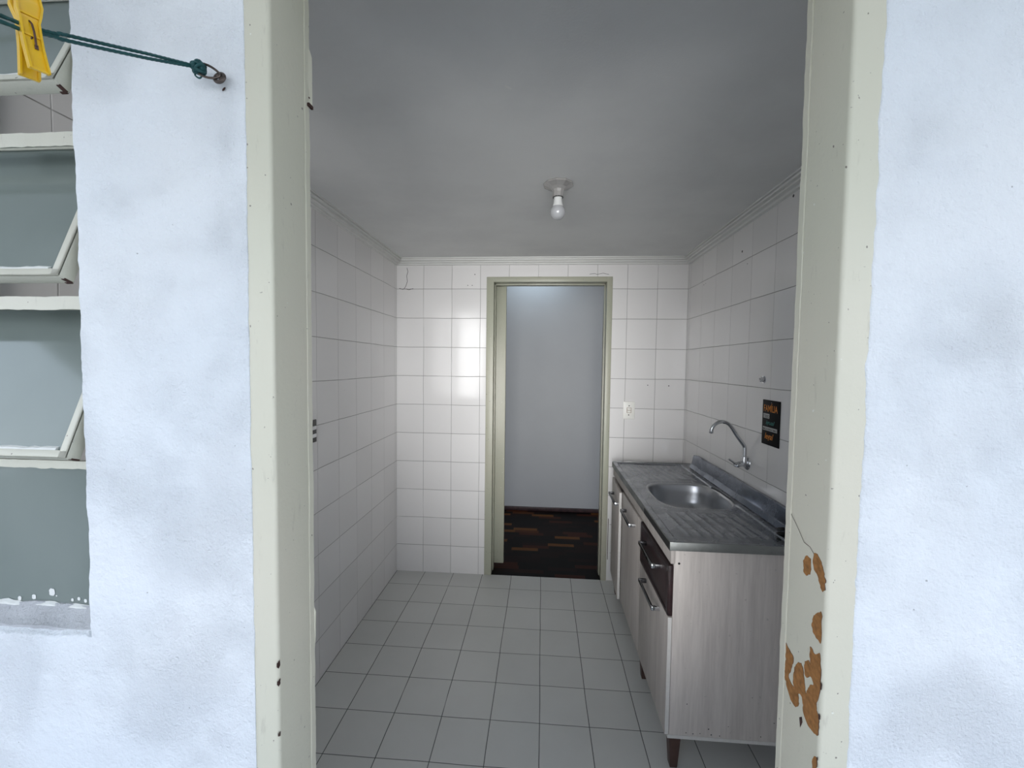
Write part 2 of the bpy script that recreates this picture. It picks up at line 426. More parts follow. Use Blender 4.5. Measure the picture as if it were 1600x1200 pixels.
# pillar between window and door frame: both edges wobble; built as two halves sharing a seam at x=-.56
corner_sweep_z(WX, 1, -.56, SILL, TOP, FY, IY, 1.3, .0030, extra=lambda z: .0)
corner_sweep_z(FXL, -1, -.56, SILL, TOP, FY, FY+.03, 7.7, .0016, rad=.0015)
b.box(-.561, FXL-.003, FY+.002, IY, SILL-.004, TOP)
# below the window
rings = []; n = 260; xa, xb = -2.2, FXL
for i in range(n+1):
    x = xa + (xb-xa)*i/n
    e = SILL + (wavy(x*1.3, .0035, 3.1) if x < WX-.004 else 0) ; r = .005
    ring = [(x, IY, 0), (x, IY, SILL+.020), (x, FY+.055, SILL+.026), (x, FY+.012, e+.004)]
    if x > WX-.004: ring[1] = (x, IY, SILL); ring[2] = (x, FY+.055, SILL); ring[3] = (x, FY+.012, SILL)
    if x > WX-.004: r = 0; e = SILL
    for k in range(5):
        a = PI/2*k/4
        ring.append((x, FY + r*(1-math.sin(a)) , e - r*(1-math.cos(a)) ))
    ring.append((x, FY, 0)); rings.append(ring)
b.sweep(rings, smooth=False)
# right of the door frame
def bulge(z):   # paint line on the right wanders
    return .0015*math.exp(-((z-1.36)/.05)**2)*-1
corner_sweep_z(FXR, 1, 2.0, 0, TOP, FY, IY, 12.9, .0030, rad=.004, extra=bulge)
# above the door and the window, and left of the window
b.box(FXL-.002, FXR+.002, FY, IY, 2.17, TOP)
b.box(-2.2, WX+.001, FY, IY, 2.17, TOP)
b.box(-2.2, -1.32, FY, IY, SILL-.002, 2.175)
wf = struct('wall_front', b, M['facade'])
b = MB()   # worn sill surface
n = 80; rings = []
for i in range(n+1):
    x = -1.32 + (WX-.0005+1.32)*i/n
    z0 = SILL + wavy(x*1.7, .003, 8.8)
    rings.append([(x, FY+.010, z0+.0055), (x, FY+.018, z0+.009+wavy(x*2, .003, 2)), (x, FY+.027, z0+.016+wavy(x*2, .004, 5)), (x, FY+.037, SILL+.0275+wavy(x, .003, 6)), (x, FY+.060, SILL+.0275), (x, FY+.060, SILL-.01), (x, FY+.010, SILL-.01)])
b.sweep(rings, smooth=True)
struct('trim_4', b, M['sill'])

# ---- near door frame (the opening the camera looks through)
d1 = empty('door_1', (0, FY, 0), kind='structure')
def jamb(side):
    """cross-section swept up the full height; side -1 left, +1 right"""
    mb = MB(); xf = .400; xo = .4385+.012; r = .0055
    sec = [(xo, FY+.0015), (xf+r, FY+.0015)]
    for k in range(1, 5):
        a = PI/2*k/4
        sec.append((xf + r*(1-math.sin(a)), FY+.0015 + r*(1-math.cos(a))))
    sec += [(xf, .6885), (xf+.0012, .6892), (xf+.0012, .6905), (xf-.0008, .6912), (xf-.0014, .7025), (xf+.012, .7035), (xf+.012, IY), (xo, IY)]
    rings = []
    n = 240
    for i in range(n+1):
        z = 2.17*i/n
        rings.append([(side*(x + (wavy(z, .0010, 20+side) if (.6905 < y < .703) else wavy(z, .0003, 30+side))), y, z) for x, y in sec])
    mb.sweep(rings, smooth=True); return mb
jb = jamb(-1)
def blob(mb, cx, cy, cz, r, h, mi, face='edge', s=1, seed=0):
    """small chip: irregular thin disc lying on the arris or the reveal"""
    vs = []; n = 12
    for k in range(n):
        a = 2*PI*k/n; q = r*(.65+.6*abs(noise.noise(Vector((seed, math.cos(a), math.sin(a))))))
        if face == 'reveal': vs.append((s*(.400-.0004), cy+math.cos(a)*q*h, cz+math.sin(a)*q))
        elif face == 'front': vs.append((cx+math.cos(a)*q*h, FY+.0012, cz+math.sin(a)*q))
        else: vs.append((s*(.4005+.0012*math.cos(a)*q/r*h), FY+.0002+.0014*(1-math.cos(a)*1)*q/r*.6, cz+math.sin(a)*q))
    mb.add(vs, [tuple(range(n))], mi)
for z, r, sd in ((1.032, .0085, 1), (1.003, .0075, 2), (.920, .0055, 3)):
    blob(jb, 0, .602, z, r, .55, 1, 'reveal', -1, sd); blob(jb, -.4015, 0, z-.001, r*.7, .35, 1, 'front', -1, sd+5)
jb.disc((-.4004, .664, 1.032), (1, 0, 0), .0045, 3, squash=.3)
jb.obj('jamb', [M['frame'], M['rust'], M['wood'], M['putty']], d1)
jb = jamb(1)
PATCH = [[(0.653, 1.213), (0.646, 1.22), (0.638, 1.219), (0.636, 1.206), (0.639, 1.195), (0.645, 1.19), (0.651, 1.192), (0.654, 1.2)],
 [(0.631, 1.228), (0.626, 1.233), (0.619, 1.229), (0.613, 1.223), (0.606, 1.21), (0.6045, 1.203), (0.606, 1.187), (0.611, 1.186), (0.616, 1.193), (0.621, 1.202), (0.629, 1.209), (0.633, 1.216)],
 [(0.627, 1.136), (0.619, 1.148), (0.609, 1.154), (0.607, 1.116), (0.612, 1.111), (0.621, 1.114), (0.628, 1.122)],
 [(0.688, 1.057), (0.682, 1.052), (0.669, 1.047), (0.672, 1.026), (0.678, 1.008), (0.667, 1.003), (0.654, 1.001), (0.65, 0.988), (0.655, 0.977), (0.668, 0.976), (0.68, 0.987), (0.684, 0.995), (0.688, 0.998), (0.688, 1.015), (0.688, 1.034)],
 [(0.66, 1.043), (0.651, 1.051), (0.645, 1.048), (0.638, 1.029), (0.635, 1.016), (0.63, 1.029), (0.62, 1.042), (0.626, 1.048), (0.634, 1.04), (0.641, 1.045), (0.641, 1.059), (0.633, 1.068), (0.628, 1.065), (0.63, 1.082), (0.629, 1.092), (0.619, 1.087), (0.608, 1.093), (0.6045, 1.05), (0.61, 1.016), (0.6045, 1.003), (0.605, 0.978), (0.609, 0.974), (0.626, 0.974), (0.638, 0.982), (0.643, 1.003), (0.654, 1.001), (0.665, 1.005), (0.666, 1.024)],
 [(0.611, 0.94), (0.6045, 0.942), (0.6045, 0.914), (0.611, 0.910), (0.614, 0.933)],
 ]
def smooth_poly(pl, k=3):
    P = [Vector((a, c, 0)) for a, c in pl]; n = len(P); out = []
    for i in range(n):
        p0, p1, p2, p3 = P[i-1], P[i], P[(i+1) % n], P[(i+2) % n]
        for j in range(k):
            u = j/k
            q = .5*((2*p1)+(p2-p0)*u+(2*p0-5*p1+4*p2-p3)*u*u+(3*p1-p0-3*p2+p3)*u**3)
            q += Vector((noise.noise(q*180), noise.noise(q*180+Vector((5, 5, 5))), 0))*.0022
            out.append((max(q.x, .6035), q.y))
    return out
for pl in PATCH:
    q = smooth_poly(pl, 6)
    jb.add([(.39955, y, z) for y, z in q], [tuple(range(len(q)))], 2)
    # the broken paint edge stands a little proud round the bare wood
    for i in range(len(q)):
        (ya, za), (yb, zb) = q[i], q[(i+1) % len(q)]
        jb.add([(.39955, ya, za), (.39955, yb, zb), (.4005, yb, zb), (.4005, ya, za)], [(0, 1, 2, 3)], 1)
jb.add([(.3995, y, z) for y, z in ((.647, .968), (.641, .974), (.639, .967), (.644, .954))], [(0, 1, 2, 3)], 1)
for z, r, sd in ((1.052, .008, 1), (1.007, .006, 2), (.945, .004, 3), (.935, .003, 4)):
    blob(jb, 0, .603, z, r, .4, 1, 'reveal', 1, sd)
crack(jb, [(.690, 1.268), (.668, 1.250), (.655, 1.237), (.640, 1.236), (.630, 1.229)], .0009, x=.3996, mi=1)
jb.obj('jamb', [M['frame'], M['rust'], M['wood'], M['putty']], d1)
b = MB(); b.box(-.45, .45, FY+.0005, IY, 2.128, 2.17, bev=.003); b.obj('frame_head', M['frame'], d1)
b = MB()      # painted-over hinge leaf on the left jamb
b.add([(-.4005, .6935, 1.931), (-.4005, .6935, 2.034), (-.3985, .7035, 1.931), (-.3975, .7035, 2.022), (-.3965, .708, 1.931), (-.3965, .708, 2.014), (-.41, .708, 1.931), (-.41, .708, 2.034)],
      [(0, 1, 3, 2), (2, 3, 5, 4), (4, 5, 7, 6), (0, 2, 4, 6), (1, 7, 5, 3), (0, 6, 7, 1)])
b.disc((-.3978, .7005, 1.944), (1, -.3, 0), .0016, 1); b.box(-.3995, -.3955, .6965, .709, 1.929, 1.934, 1)
b.obj('hinge', [M['frame'], M['rust']], d1)
b = MB()      # lower hinge remnant with lumpy old paint
b.tube([(-.4, .7035, 1.062), (-.3988, .704, 1.055), (-.3990, .704, 1.035), (-.3992, .704, 1.01), (-.4, .7035, .99)], [.001, .0022, .0016, .0016, .0008], 8)
b.obj('hinge', [M['frame']], d1)

# ---- tilting steel window
w1 = empty('window_1', (-.87, FY+.04, SILL), kind='structure')
WL = -1.30
b = MB()
b.box(-.7325, WX-.001, FY+.022, FY+.058, SILL, 2.17); b.box(WL-.02, WL, FY+.022, FY+.058, SILL, 2.17)   # side members
def rail(z0, z1, seed):
    rings = []; n = 60
    for i in range(n+1):
        x = WL + (-.7325-WL)*i/n
        a = wavy(x*2, .0022, seed); c = wavy(x*2, .0012, seed+3)
        rings.append([(x, FY+.024, z0+a), (x, FY+.024, z1+c), (x, FY+.0315, z1), (x, FY+.0315, z0+.002)])
    b.sweep(rings, smooth=False)
rail(1.8355, 1.8565, 1); rail(1.5795, 1.6005, 5); rail(1.3215, 1.3345, 9)
rail(2.088, 2.105, 11)
b.obj('window_frame', M['sash'], w1)
def sash(yb, zb, slope, length, x1, loose=0):
    """a swung-out sash: bottom edge at (yb, zb), leaning in towards the top"""
    th = math.atan(slope)
    Mx = Matrix.Translation((0, yb, zb)) @ Matrix.Rotation(-th, 4, 'X')
    mb = MB(); x0 = WL+.012; wd = .0135; dp = .024
    def bx(a, c, y0, y1, z0, z1): mb.box(a, c, y0, y1, z0, z1, bev=.0012, M=Mx)
    bx(x1-wd, x1, 0, .0035, 0, length)          # stile, front flange
    bx(x1-.0035, x1, 0, dp, 0.002, length)      # stile, deep leg
    bx(x0, x0+wd, 0, .0035, 0, length); bx(x0, x0+.0035, 0, dp, 0, length)
    bx(x0, x1, 0, .0035, 0, .0125)              # bottom rail
    bx(x0, x1, .0, dp, 0, .003)
    bx(x0, x1, 0, .0035, length-.012, length)
    s = mb.obj('sash', M['sash'], w1)
    mb2 = MB()
    mb2.box(x1-.012, x1-.001, dp-.004, dp+.0008, -.0008, .005, M=Mx, bev=.001); mb2.box(x1-.005, x1+.0006, .010, dp-.002, -.0008, .0015, M=Mx)
    mb2.obj('rust_spot', M['rust'], s)
    g = MB(); g.box(x0+.004, x1-.0045, .0045, .0075, .004, length-.003, M=Mx); g.obj('pane', M['glass'], s)
    p = MB(); rings = []
    for i in range(50):
        x = x0+.01 + (x1-.022-x0-.01)*i/49; hgt = .015 + wavy(x*3, .002, zb)
        rings.append([Mx @ Vector((x, .001, .010)), Mx @ Vector((x, .001, hgt)), Mx @ Vector((x, .0047, hgt+.0035)), Mx @ Vector((x, .0047, .010))])
    p.sweep(rings, smooth=True); p.obj('putty', M['putty'], s)
    return s
sash(.597, 1.920, .40, .20, -.738)
sash(.5955, 1.628, .37, .262, -.740)
sash(.596, 1.346, .39, .272, -.740)
g = MB(); g.box(WL, -.733, FY+.040, FY+.043, SILL+.005, 1.324)
pn = g.obj('pane', M['glass'], w1)
b = MB()      # paint daubs on the fixed pane
for x, z, r, sd in ((-.826, 1.104, .0080, 1), (-.860, 1.094, .0055, 2), (-.887, 1.090, .005, 7), (-.789, 1.0925, .0035, 3), (-.777, 1.095, .004, 4), (-.818, 1.098, .0018, 5), (-.765, 1.092, .004, 6)):
    vs = [(x+math.cos(a)*r*(.7+.5*abs(noise.noise(Vector((sd, math.cos(a)*2, math.sin(a)*2)))))*.9, FY+.0392, z+math.sin(a)*r*(.75+.4*abs(noise.noise(Vector((sd+3, math.cos(a)*2, math.sin(a)*2)))))) for a in [2*PI*k/16 for k in range(16)]]
    b.add(vs, [tuple(range(16))])
rings = []
for i in range(60):
    x = WL + (-.735-WL)*i/59; z = 1.0865 + wavy(x*3, .004, 15)
    rings.append([(x, FY+.034, 1.07), (x, FY+.034, z-.003), (x, FY+.039, z), (x, FY+.0395, 1.07)])
b.sweep(rings, smooth=True)
b.obj('paint_daub', M['putty'], w1)

# ================================================================== BALCONY BEHIND THE CAMERA
b = MB(); b.box(-2.2, 2.0, -1.6, FY, -.10, -.02); struct('floor_balcony', b, M['concrete'])
b = MB(); b.box(-2.2, 2.0, -1.5, IY, TOP, TOP+.1); struct('ceiling_balcony', b, M['balcony'])
b = MB(); b.box(-2.3, -2.2, -1.5, IY, -.1, 1.02); b.box(-2.3, -2.2, -1.5, IY, 2.30, TOP+.1); b.box(-2.3, -2.2, .2, IY, 1.02, 2.3); struct('wall_balcony_left', b, M['balcony'])  # unseen side opening, added to send more light onto the door reveals
b = MB(); b.box(2.0, 2.1, -1.5, IY, -.1, 1.02); b.box(2.0, 2.1, -1.5, IY, 2.30, TOP+.1); b.box(2.0, 2.1, .2, IY, 1.02, 2.3); struct('wall_balcony_right', b, M['balcony'])  # same added opening on this side, for sidelight on the reveals
b = MB(); b.box(-2.2, 2.0, -1.5, -1.38, -.1, 1.02); b.box(-2.2, 2.0, -1.5, -1.38, 2.30, TOP); struct('wall_balcony_rear', b, M['balcony'])
w2 = empty('window_2', (-.1, -1.44, 1.02), kind='structure')
b = MB()
for x in (-2.18, -1.15, -.12, .92, 1.95): b.box(x, x+.035, -1.46, -1.42, 1.02, 2.30)
for z in (1.02, 2.27): b.box(-2.2, 2.0, -1.46, -1.42, z, z+.03)
b.obj('window_frame', M['alu'], w2)

# ================================================================== KITCHEN UNIT
cab = empty('kitchen_cabinet', (.72, 2.15, 0), 'pale ash sink cabinet with one dark drawer under the steel sink top', 'cabinet')
CX0, CY0, CY1, CZ0, CZT = .4885, 1.532, 2.772, .138, .838
b = MB()
b.box(CX0, .955, CY0, CY0+.016, CZ0, CZT, 0, bev=.0015)                       # near side panel
b.box(CX0, .955, CY1-.016, CY1, CZ0, CZT, 0)
b.box(CX0, .955, CY0+.016, CY1-.016, CZ0+.001, CZ0+.016, 0)
b.box(.94, .955, CY0+.016, CY1-.016, CZ0+.016, CZT, 0)
for y in (1.972, 2.43): b.box(CX0+.002, .94, y-.008, y+.008, CZ0+.016, CZT-.06, 0)
b.box(CX0-.006, .957, CY0-.002, CY0+.014, CZ0-.012, CZ0+.0005, 1)             # pale base strip
b.box(CX0+.06, CX0+.07, CY0+.016, CY1-.016, .62, .785, 2)                      # black sheet standing in for the shade inside, behind the gap
b.disc((.506, CY0-.0006, .786), (0, -1, 0), .0042, 2, seg=14)
for x, z, r in ((.55, .150, .002), (.575, .148, .0022), (.60, .151, .0018), (.64, .149, .0025), (.67, .147, .002), (.86, .21, .002), (.55, .26, .002), (.78, .30, .0015), (.70, .185, .0015), (.63, .17, .0025), (.815, .155, .002)):
    b.disc((x, CY0-.0006, z), (0, -1, 0), r, 2, seg=8)
b.obj('carcass', [M['laminate'], M['edge'], M['black']], cab)
b = MB(); b.box(CX0-.012, CX0+.004, CY0-.001, CY1, .784, .8385, bev=.001); b.obj('top_rail', M['laminate_front'], cab)
def handle(parent, yc, z, x=.4725, L=.225):
    mb = MB()
    y0, y1 = yc-L/2, yc+L/2; xo = x-.033
    sec = [(0, -.006), (.0, .006), (.006, .006), (.006, -.006)]
    mb.box(xo, xo+.008, y0, y1, z-.0075, z+.0075, 0, bev=.0012)
    for yy, s in ((y0, 1), (y1, -1)):
        ya, yb = (yy-.001, yy+.014) if s == 1 else (yy-.014, yy)
        mb.box(xo+.001, x+.001, ya, yb, z-.008, z+.008, 1 if s == 1 else 0, bev=.0012)
    return mb.obj('handle', [M['handle'], M['chrome']], parent)
def front(name, y0, y1, z0, z1, mat, hz, hinge=None):
    """a door or drawer front 16 mm thick"""
    mb = MB(); x0, x1 = .4725, .4880
    mb.box(x0, x1, y0, y1, z0, z1, 0, bev=.0012)
    mb.box(x0+.0012, x1-.0012, y0-.0006, y0+.0012, z0+.002, z1-.002, 1)
    return mb
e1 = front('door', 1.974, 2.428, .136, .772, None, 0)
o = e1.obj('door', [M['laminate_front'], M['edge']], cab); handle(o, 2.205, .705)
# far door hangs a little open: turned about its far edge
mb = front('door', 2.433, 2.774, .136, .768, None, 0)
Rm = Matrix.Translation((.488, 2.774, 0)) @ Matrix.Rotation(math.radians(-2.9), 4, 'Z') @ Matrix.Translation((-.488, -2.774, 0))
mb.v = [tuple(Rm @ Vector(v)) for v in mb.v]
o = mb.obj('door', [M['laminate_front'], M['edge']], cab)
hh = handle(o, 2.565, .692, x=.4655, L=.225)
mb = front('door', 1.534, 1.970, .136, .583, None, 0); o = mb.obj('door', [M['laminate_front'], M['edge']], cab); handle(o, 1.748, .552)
mb = MB(); mb.box(.4725, .488, 1.534, 1.970, .587, .775, bev=.0015)
mb.box(.4700, .4726, 1.536, 1.556, .589, .773, bev=.001); mb.box(.4700, .4726, 1.948, 1.968, .589, .773, bev=.001)
mb.box(.4700, .4726, 1.556, 1.948, .589, .603, bev=.001); mb.box(.4700, .4726, 1.556, 1.948, .759, .773, bev=.001)
dr = mb.obj('drawer', M['wine'], cab); dr['label'] = 'dark wine-brown drawer front'
handle(dr, 1.760, .716, x=.471)
def leg(x, y):
    mb = MB(); rings = []
    for z, h in ((0, .012), (.004, .0135), (.126, .021), (.1265, .021)):
        rings.append([(x-h, y-h, z), (x+h, y-h, z), (x+h, y+h, z), (x-h, y+h, z)])
    mb.sweep(rings, smooth=False); return mb.obj('leg', M['legwood'], cab)
for x, y in ((.512, 1.556), (.512, 2.0), (.512, 2.745), (.925, 1.556), (.925, 2.745)): leg(x, y)

# ---- stainless sink top
TZ = .870; SX0, SX1, SY0, SY1 = .4695, .9640, 1.520, 2.777
BX, BY, BA, BB, BN = .735, 2.125, .178, .205, 3.2
sk = empty('sink_top', (.72, 2.15, CZT), 'worn stainless steel sink top with one basin and two ribbed drainers', 'sink')
def inb(x, y, g=0): return (abs((x-BX)/(BA+g))**BN + abs((y-BY)/(BB+g))**BN)
def hz(x, y):
    e = min(x-SX0, SY1-y, y-SY0+.004, .925-x)
    z = TZ
    rim = min(1, max(0, (e-.024)/.006)); rim = rim*rim*(3-2*rim)
    z -= .0065*rim
    if x > .925:  # cove up to the upstand
        q = (x-.925)/.006; z = TZ - .0005 + min(1, max(0, q))*.004
    # drainer ribs, slightly fanned, on both sides of the basin
    for (ya, yb, s) in ((2.375, 2.735, 1), (1.575, 1.865, -1)):
        if ya < y < yb and .525 < x < .885:
            f = min(1, (y-ya)/.03, (yb-y)/.03, (x-.525)/.02, (.885-x)/.02)
            fan = (x-.705)*(1 + .0*(y-ya)) + s*(y-(2.37 if s == 1 else 1.87))*(.16 if s == 1 else -.10)
            z += .0042*f*(.5+.5*math.cos(fan*2*PI/.042))**2.6
    g = inb(x, y)
    if g < 1.45: z -= .004*max(0, min(1, (1.45-g)/.45))**1.5
    z += .0005*noise.noise(Vector((x*14, y*14, 0)))
    return z
mb = MB(); st = .0045
nx = int((SX1-SX0)/st); ny = int((SY1-SY0)/st)
idx = {}
for j in range(ny+1):
    for i in range(nx+1):
        x = SX0 + (SX1-SX0)*i/nx; y = SY0 + (SY1-SY0)*j/ny
        idx[i, j] = len(mb.v); mb.v.append((x, y, hz(x, y)))
for j in range(ny):
    for i in range(nx):
        x = SX0 + (SX1-SX0)*(i+.5)/nx; y = SY0 + (SY1-SY0)*(j+.5)/ny
        if inb(x, y, .001) < 1: continue
        mb.f.append((idx[i, j], idx[i+1, j], idx[i+1, j+1], idx[i, j+1])); mb.m.append(0); mb.sm.append(True)
mb.obj('worktop', M['steel'], sk)
mb = MB()     # folded edges
mb.box(SX0-.0015, SX0+.004, SY0, SY1, TZ-.034, TZ-.0004, bev=.0008); mb.box(SX0-.0015, SX1, SY0-.002, SY0+.002, TZ-.032, TZ-.0004, bev=.0008)
mb.box(SX0, SX1, SY1-.002, SY1+.0015, TZ-.032, TZ+.003, bev=.0008)
mb.box(SX0-.003, SX0-.001, SY0+.004, 1.90, TZ-.031, TZ-.006, 1)
mb.obj('edge_fold', [M['steel_edge'], M['black']], sk)
mb = MB()     # basin: stacked superellipse rings
rings = []
def se(a, c, z, n=72, e=BN):
    out = []
    for k in range(n):
        t_ = 2*PI*k/n; co, si = math.cos(t_), math.sin(t_)
        out.append((BX + a*math.copysign(abs(co)**(2/e), co), BY + c*math.copysign(abs(si)**(2/e), si), z))
    return out
zt = TZ-.0065
for (d_, z) in ((.010, zt-.0022), (.004, zt-.0022), (.0, zt-.003), (-.004, zt-.006), (-.007, zt-.012), (-.012, zt-.05), (-.018, zt-.095), (-.026, zt-.113), (-.040, zt-.124), (-.06, zt-.129), (-.10, zt-.1315), (-.14, zt-.133), (-.155, zt-.134)):
    rings.append(se(BA+d_, BB+d_, z))
mb.sweep(rings, smooth=True, cap=False)
mb.lathe([(.034, 0), (.034, .002), (.026, .001), (.024, -.006), (.0, -.008)], (BX, BY, zt-.1338), seg=28, mi=1)
mb.obj('basin', [M['basin'], M['handle']], sk)
mb = MB()     # upstand along the tiled wall
ysec = [(.9255, TZ+.003), (.9285, TZ+.010), (.9330, TZ+.022), (.9345, TZ+.026), (.938, TZ+.028), (.9450, TZ+.070), (.948, TZ+.083), (.952, TZ+.0855), (.9660, TZ+.0845), (.9670, TZ+.0)]
rings = []
n = 60
for i in range(n+1):
    y = SY0+.001 + (2.668-SY0-.001)*i/n
    k = 1 if i < n-1 else .92
    rings.append([(x + .0006*noise.noise(Vector((y*6, x*40, 0))), y, TZ + (z-TZ)*k) for x, z in ysec])
mb.sweep(rings, smooth=True)
mb.obj('upstand', M['splash'], sk)

# ---- wall-mounted gooseneck tap
fc = empty('kitchen_tap', (.969, 2.02, 1.05), 'chrome gooseneck tap mounted on the tiled wall above the sink', 'tap')
fy = 2.022
mb = MB(); mb.lathe([(.0, .013), (.012, .012), (.022, .009), (.030, .004), (.032, 0)], (XR-.0005, 2.035, 1.050), (-1, 0, 0), 28)
mb.obj('wall_flange', M['chrome'], fc)
mb = MB()
mb.tube([(.962, 2.03, 1.050), (.948, fy, 1.050), (.915, fy, 1.043), (.906, fy, 1.042)], [.013, .0145, .0125, .009], 18)
mb.lathe([(.0, -.012), (.012, -.010), (.0145, 0), (.0145, .018), (.0115, .026), (.0115, .034), (.009, .036)], (.950, fy, 1.050), (0, 0, 1), 24)
mb.obj('valve_body', M['chrome'], fc)
mb = MB()
P = [(.950, 1.082), (.950, 1.108), (.9495, 1.128), (.941, 1.143), (.915, 1.178), (.890, 1.217), (.870, 1.237), (.843, 1.2445), (.817, 1.235), (.801, 1.217), (.7965, 1.203)]
mb.tube(catmull([(x, fy, z) for x, z in P], 6), .0085, 18)
mb.obj('spout', M['chrome'], fc)
mb = MB(); mb.lathe([(.0074, .004), (.0095, .002), (.0098, -.014), (.0085, -.016), (.006, -.0155), (.0, -.012)], (.7960, fy, 1.205), (.05, 0, 1), 22)
mb.obj('aerator', M['chrome'], fc)
mb = MB(); mb.tube([(.914, fy-.010, 1.045), (.900, fy-.014, 1.054), (.872, fy-.016, 1.074)], [.0048, .0042, .0045], 14)
mb.lathe([(.0, .012), (.009, .010), (.011, .002), (.010, -.008), (.0, -.010)], (.918, fy-.004, 1.042), (-.3, -1, 0), 20)
mb.obj('lever', M['chrome'], fc)

# ---- black rubber piece at the near end of the drainer
rb = MB()
for z in (.8735, .8905):
    rings = []
    for k in range(9):
        a = PI*k/8; q = max(.0015, math.sin(a))
        rings.append([(.914 - .020*math.cos(a), 1.632 + .012*q*math.cos(t_), z + .0065*q*math.sin(t_)) for t_ in [2*PI*j/14 for j in range(14)]])
    rb.sweep(rings, smooth=True)
rb.box(.922, .928, 1.628, 1.636, .872, .892, bev=.001)
tag(rb.obj('rubber_clip', M['black']), 'small black rubber clip on the near end of the steel drainer beside the jamb', 'clip')

# ---- sign on the right wall
SYA, SYB, SZ0, SZ1 = 1.905, 1.773, 1.170, 1.3615
sg = empty('wall_sign', (XR, 1.84, 1.27), 'small black sign with orange, white and teal lettering on the tiled wall', 'sign')
b = MB(); b.box(XR-.0045, XR-.0002, SYB, SYA, SZ0, SZ1, bev=.0006)
b.disc((XR-.0047, 1.836, 1.352), (-1, 0, 0), .0017, 1, seg=10)
b.obj('board', [M['signblack'], M['s_white']], sg)
def text_mesh(body, name, mat, yc, zc, width, height, parent, shear=0.0, ext=.0003, label=None):
    cu = bpy.data.curves.new(name, 'FONT'); cu.body = body; cu.align_x = 'CENTER'; cu.align_y = 'CENTER'; cu.shear = shear; cu.offset = .012
    to = bpy.data.objects.new('tmp', cu); C.objects.link(to); bpy.context.view_layer.update()
    me = bpy.data.meshes.new_from_object(to.evaluated_get(bpy.context.evaluated_depsgraph_get()))
    C.objects.unlink(to); bpy.data.objects.remove(to)
    xs = [v.co.x for v in me.vertices]; ys = [v.co.y for v in me.vertices]
    cx, cy = (max(xs)+min(xs))/2, (max(ys)+min(ys))/2; sx = width/(max(xs)-min(xs)); sy = height/(max(ys)-min(ys))
    org = abs_loc(parent)
    for v in me.vertices:
        v.co = Vector((XR-.0051, yc - (v.co.x-cx)*sx, zc + (v.co.y-cy)*sy)) - org
    me.name = name; me.materials.append(mat)
    o = bpy.data.objects.new(name, me); C.objects.link(o); o.parent = parent
    if label: o['label'] = label
    return o
text_mesh('FAMÍLIA', 'lettering', M['s_orange'], 1.840, 1.330, .106, .036, sg, label='orange lettering')
b = MB(); b.box(XR-.0049, XR-.0044, 1.848, 1.897, 1.283, 1.303); b.obj('text_panel', M['s_white'], sg)
text_mesh('É TUDO', 'lettering', M['signblack'], 1.8725, 1.293, .043, .0145, sg)
text_mesh('igual', 'lettering', M['s_teal'], 1.840, 1.2635, .068, .024, sg, shear=.3, label='teal lettering')
b = MB(); b.box(XR-.0049, XR-.0044, 1.786, 1.897, 1.2305, 1.2465); b.obj('text_panel', M['s_white'], sg)
text_mesh('MAS A NOSSA É MAIS', 'lettering', M['signblack'], 1.8415, 1.2385, .104, .011, sg)
text_mesh('legal', 'lettering', M['s_orange'], 1.845, 1.204, .068, .034, sg, shear=.3, label='orange lettering')

# ---- capped pipe end above the sign
mb = MB(); mb.lathe([(.016, 0), (.016, .003), (.011, .004), (.0105, .016), (.0085, .018), (.006, .0175), (.0, .012)], (XR-.0004, 1.911, 1.448), (-1, 0, 0), 24)
mb.lathe([(.0, .0131), (.0058, .0131)], (XR-.0004, 1.911, 1.448), (-1, 0, 0), 16, mi=1)
tag(mb.obj('pipe_cap', [M['chrome'], M['black']]), 'small round chrome pipe cap on the right tiled wall above the black sign', 'pipe cap')

# ---- light switch on the back wall
sw = empty('light_switch', (.594, D, 1.197), 'ivory light switch plate on the back wall between doorway and sink', 'switch')
b = MB(); b.box(.5555, .6325, D-.008, D-.0003, 1.137, 1.256, bev=.003)
b.disc((.594, D-.0083, 1.228), (0, -1, 0), .004, 1, seg=12); b.disc((.592, D-.0083, 1.1655), (0, -1, 0), .004, 1, seg=12)
b.box(.579, .609, D-.0088, D-.007, 1.180, 1.2155, 2)
b.obj('plate', [M['switch'], M['black'], M['switchb']], sw)
b = MB(); b.box(.582, .606, D-.012, D-.008, 1.199, 1.2135, bev=.001); b.obj('rocker', M['switch'], sw)
b = MB(); b.box(.582, .606, D-.011, D-.008, 1.182, 1.1965, bev=.001); b.obj('rocker', M['switch'], sw)

# ---- open switch box on the left wall, half hidden by the jamb
ob = empty('wall_outlet', (XL, 1.79, 1.19), 'black outlet with two grey switches on the left wall by the door frame', 'outlet')
b = MB(); b.box(XL+.0003, XL+.007, 1.745, 1.832, 1.138, 1.240, bev=.002); b.obj('plate', M['black'], ob)
for z in (1.169, 1.204):
    b = MB(); b.box(XL+.006, XL+.012, 1.765, 1.822, z-.0085, z+.0085, bev=.002); b.obj('rocker', M['alu'], ob)

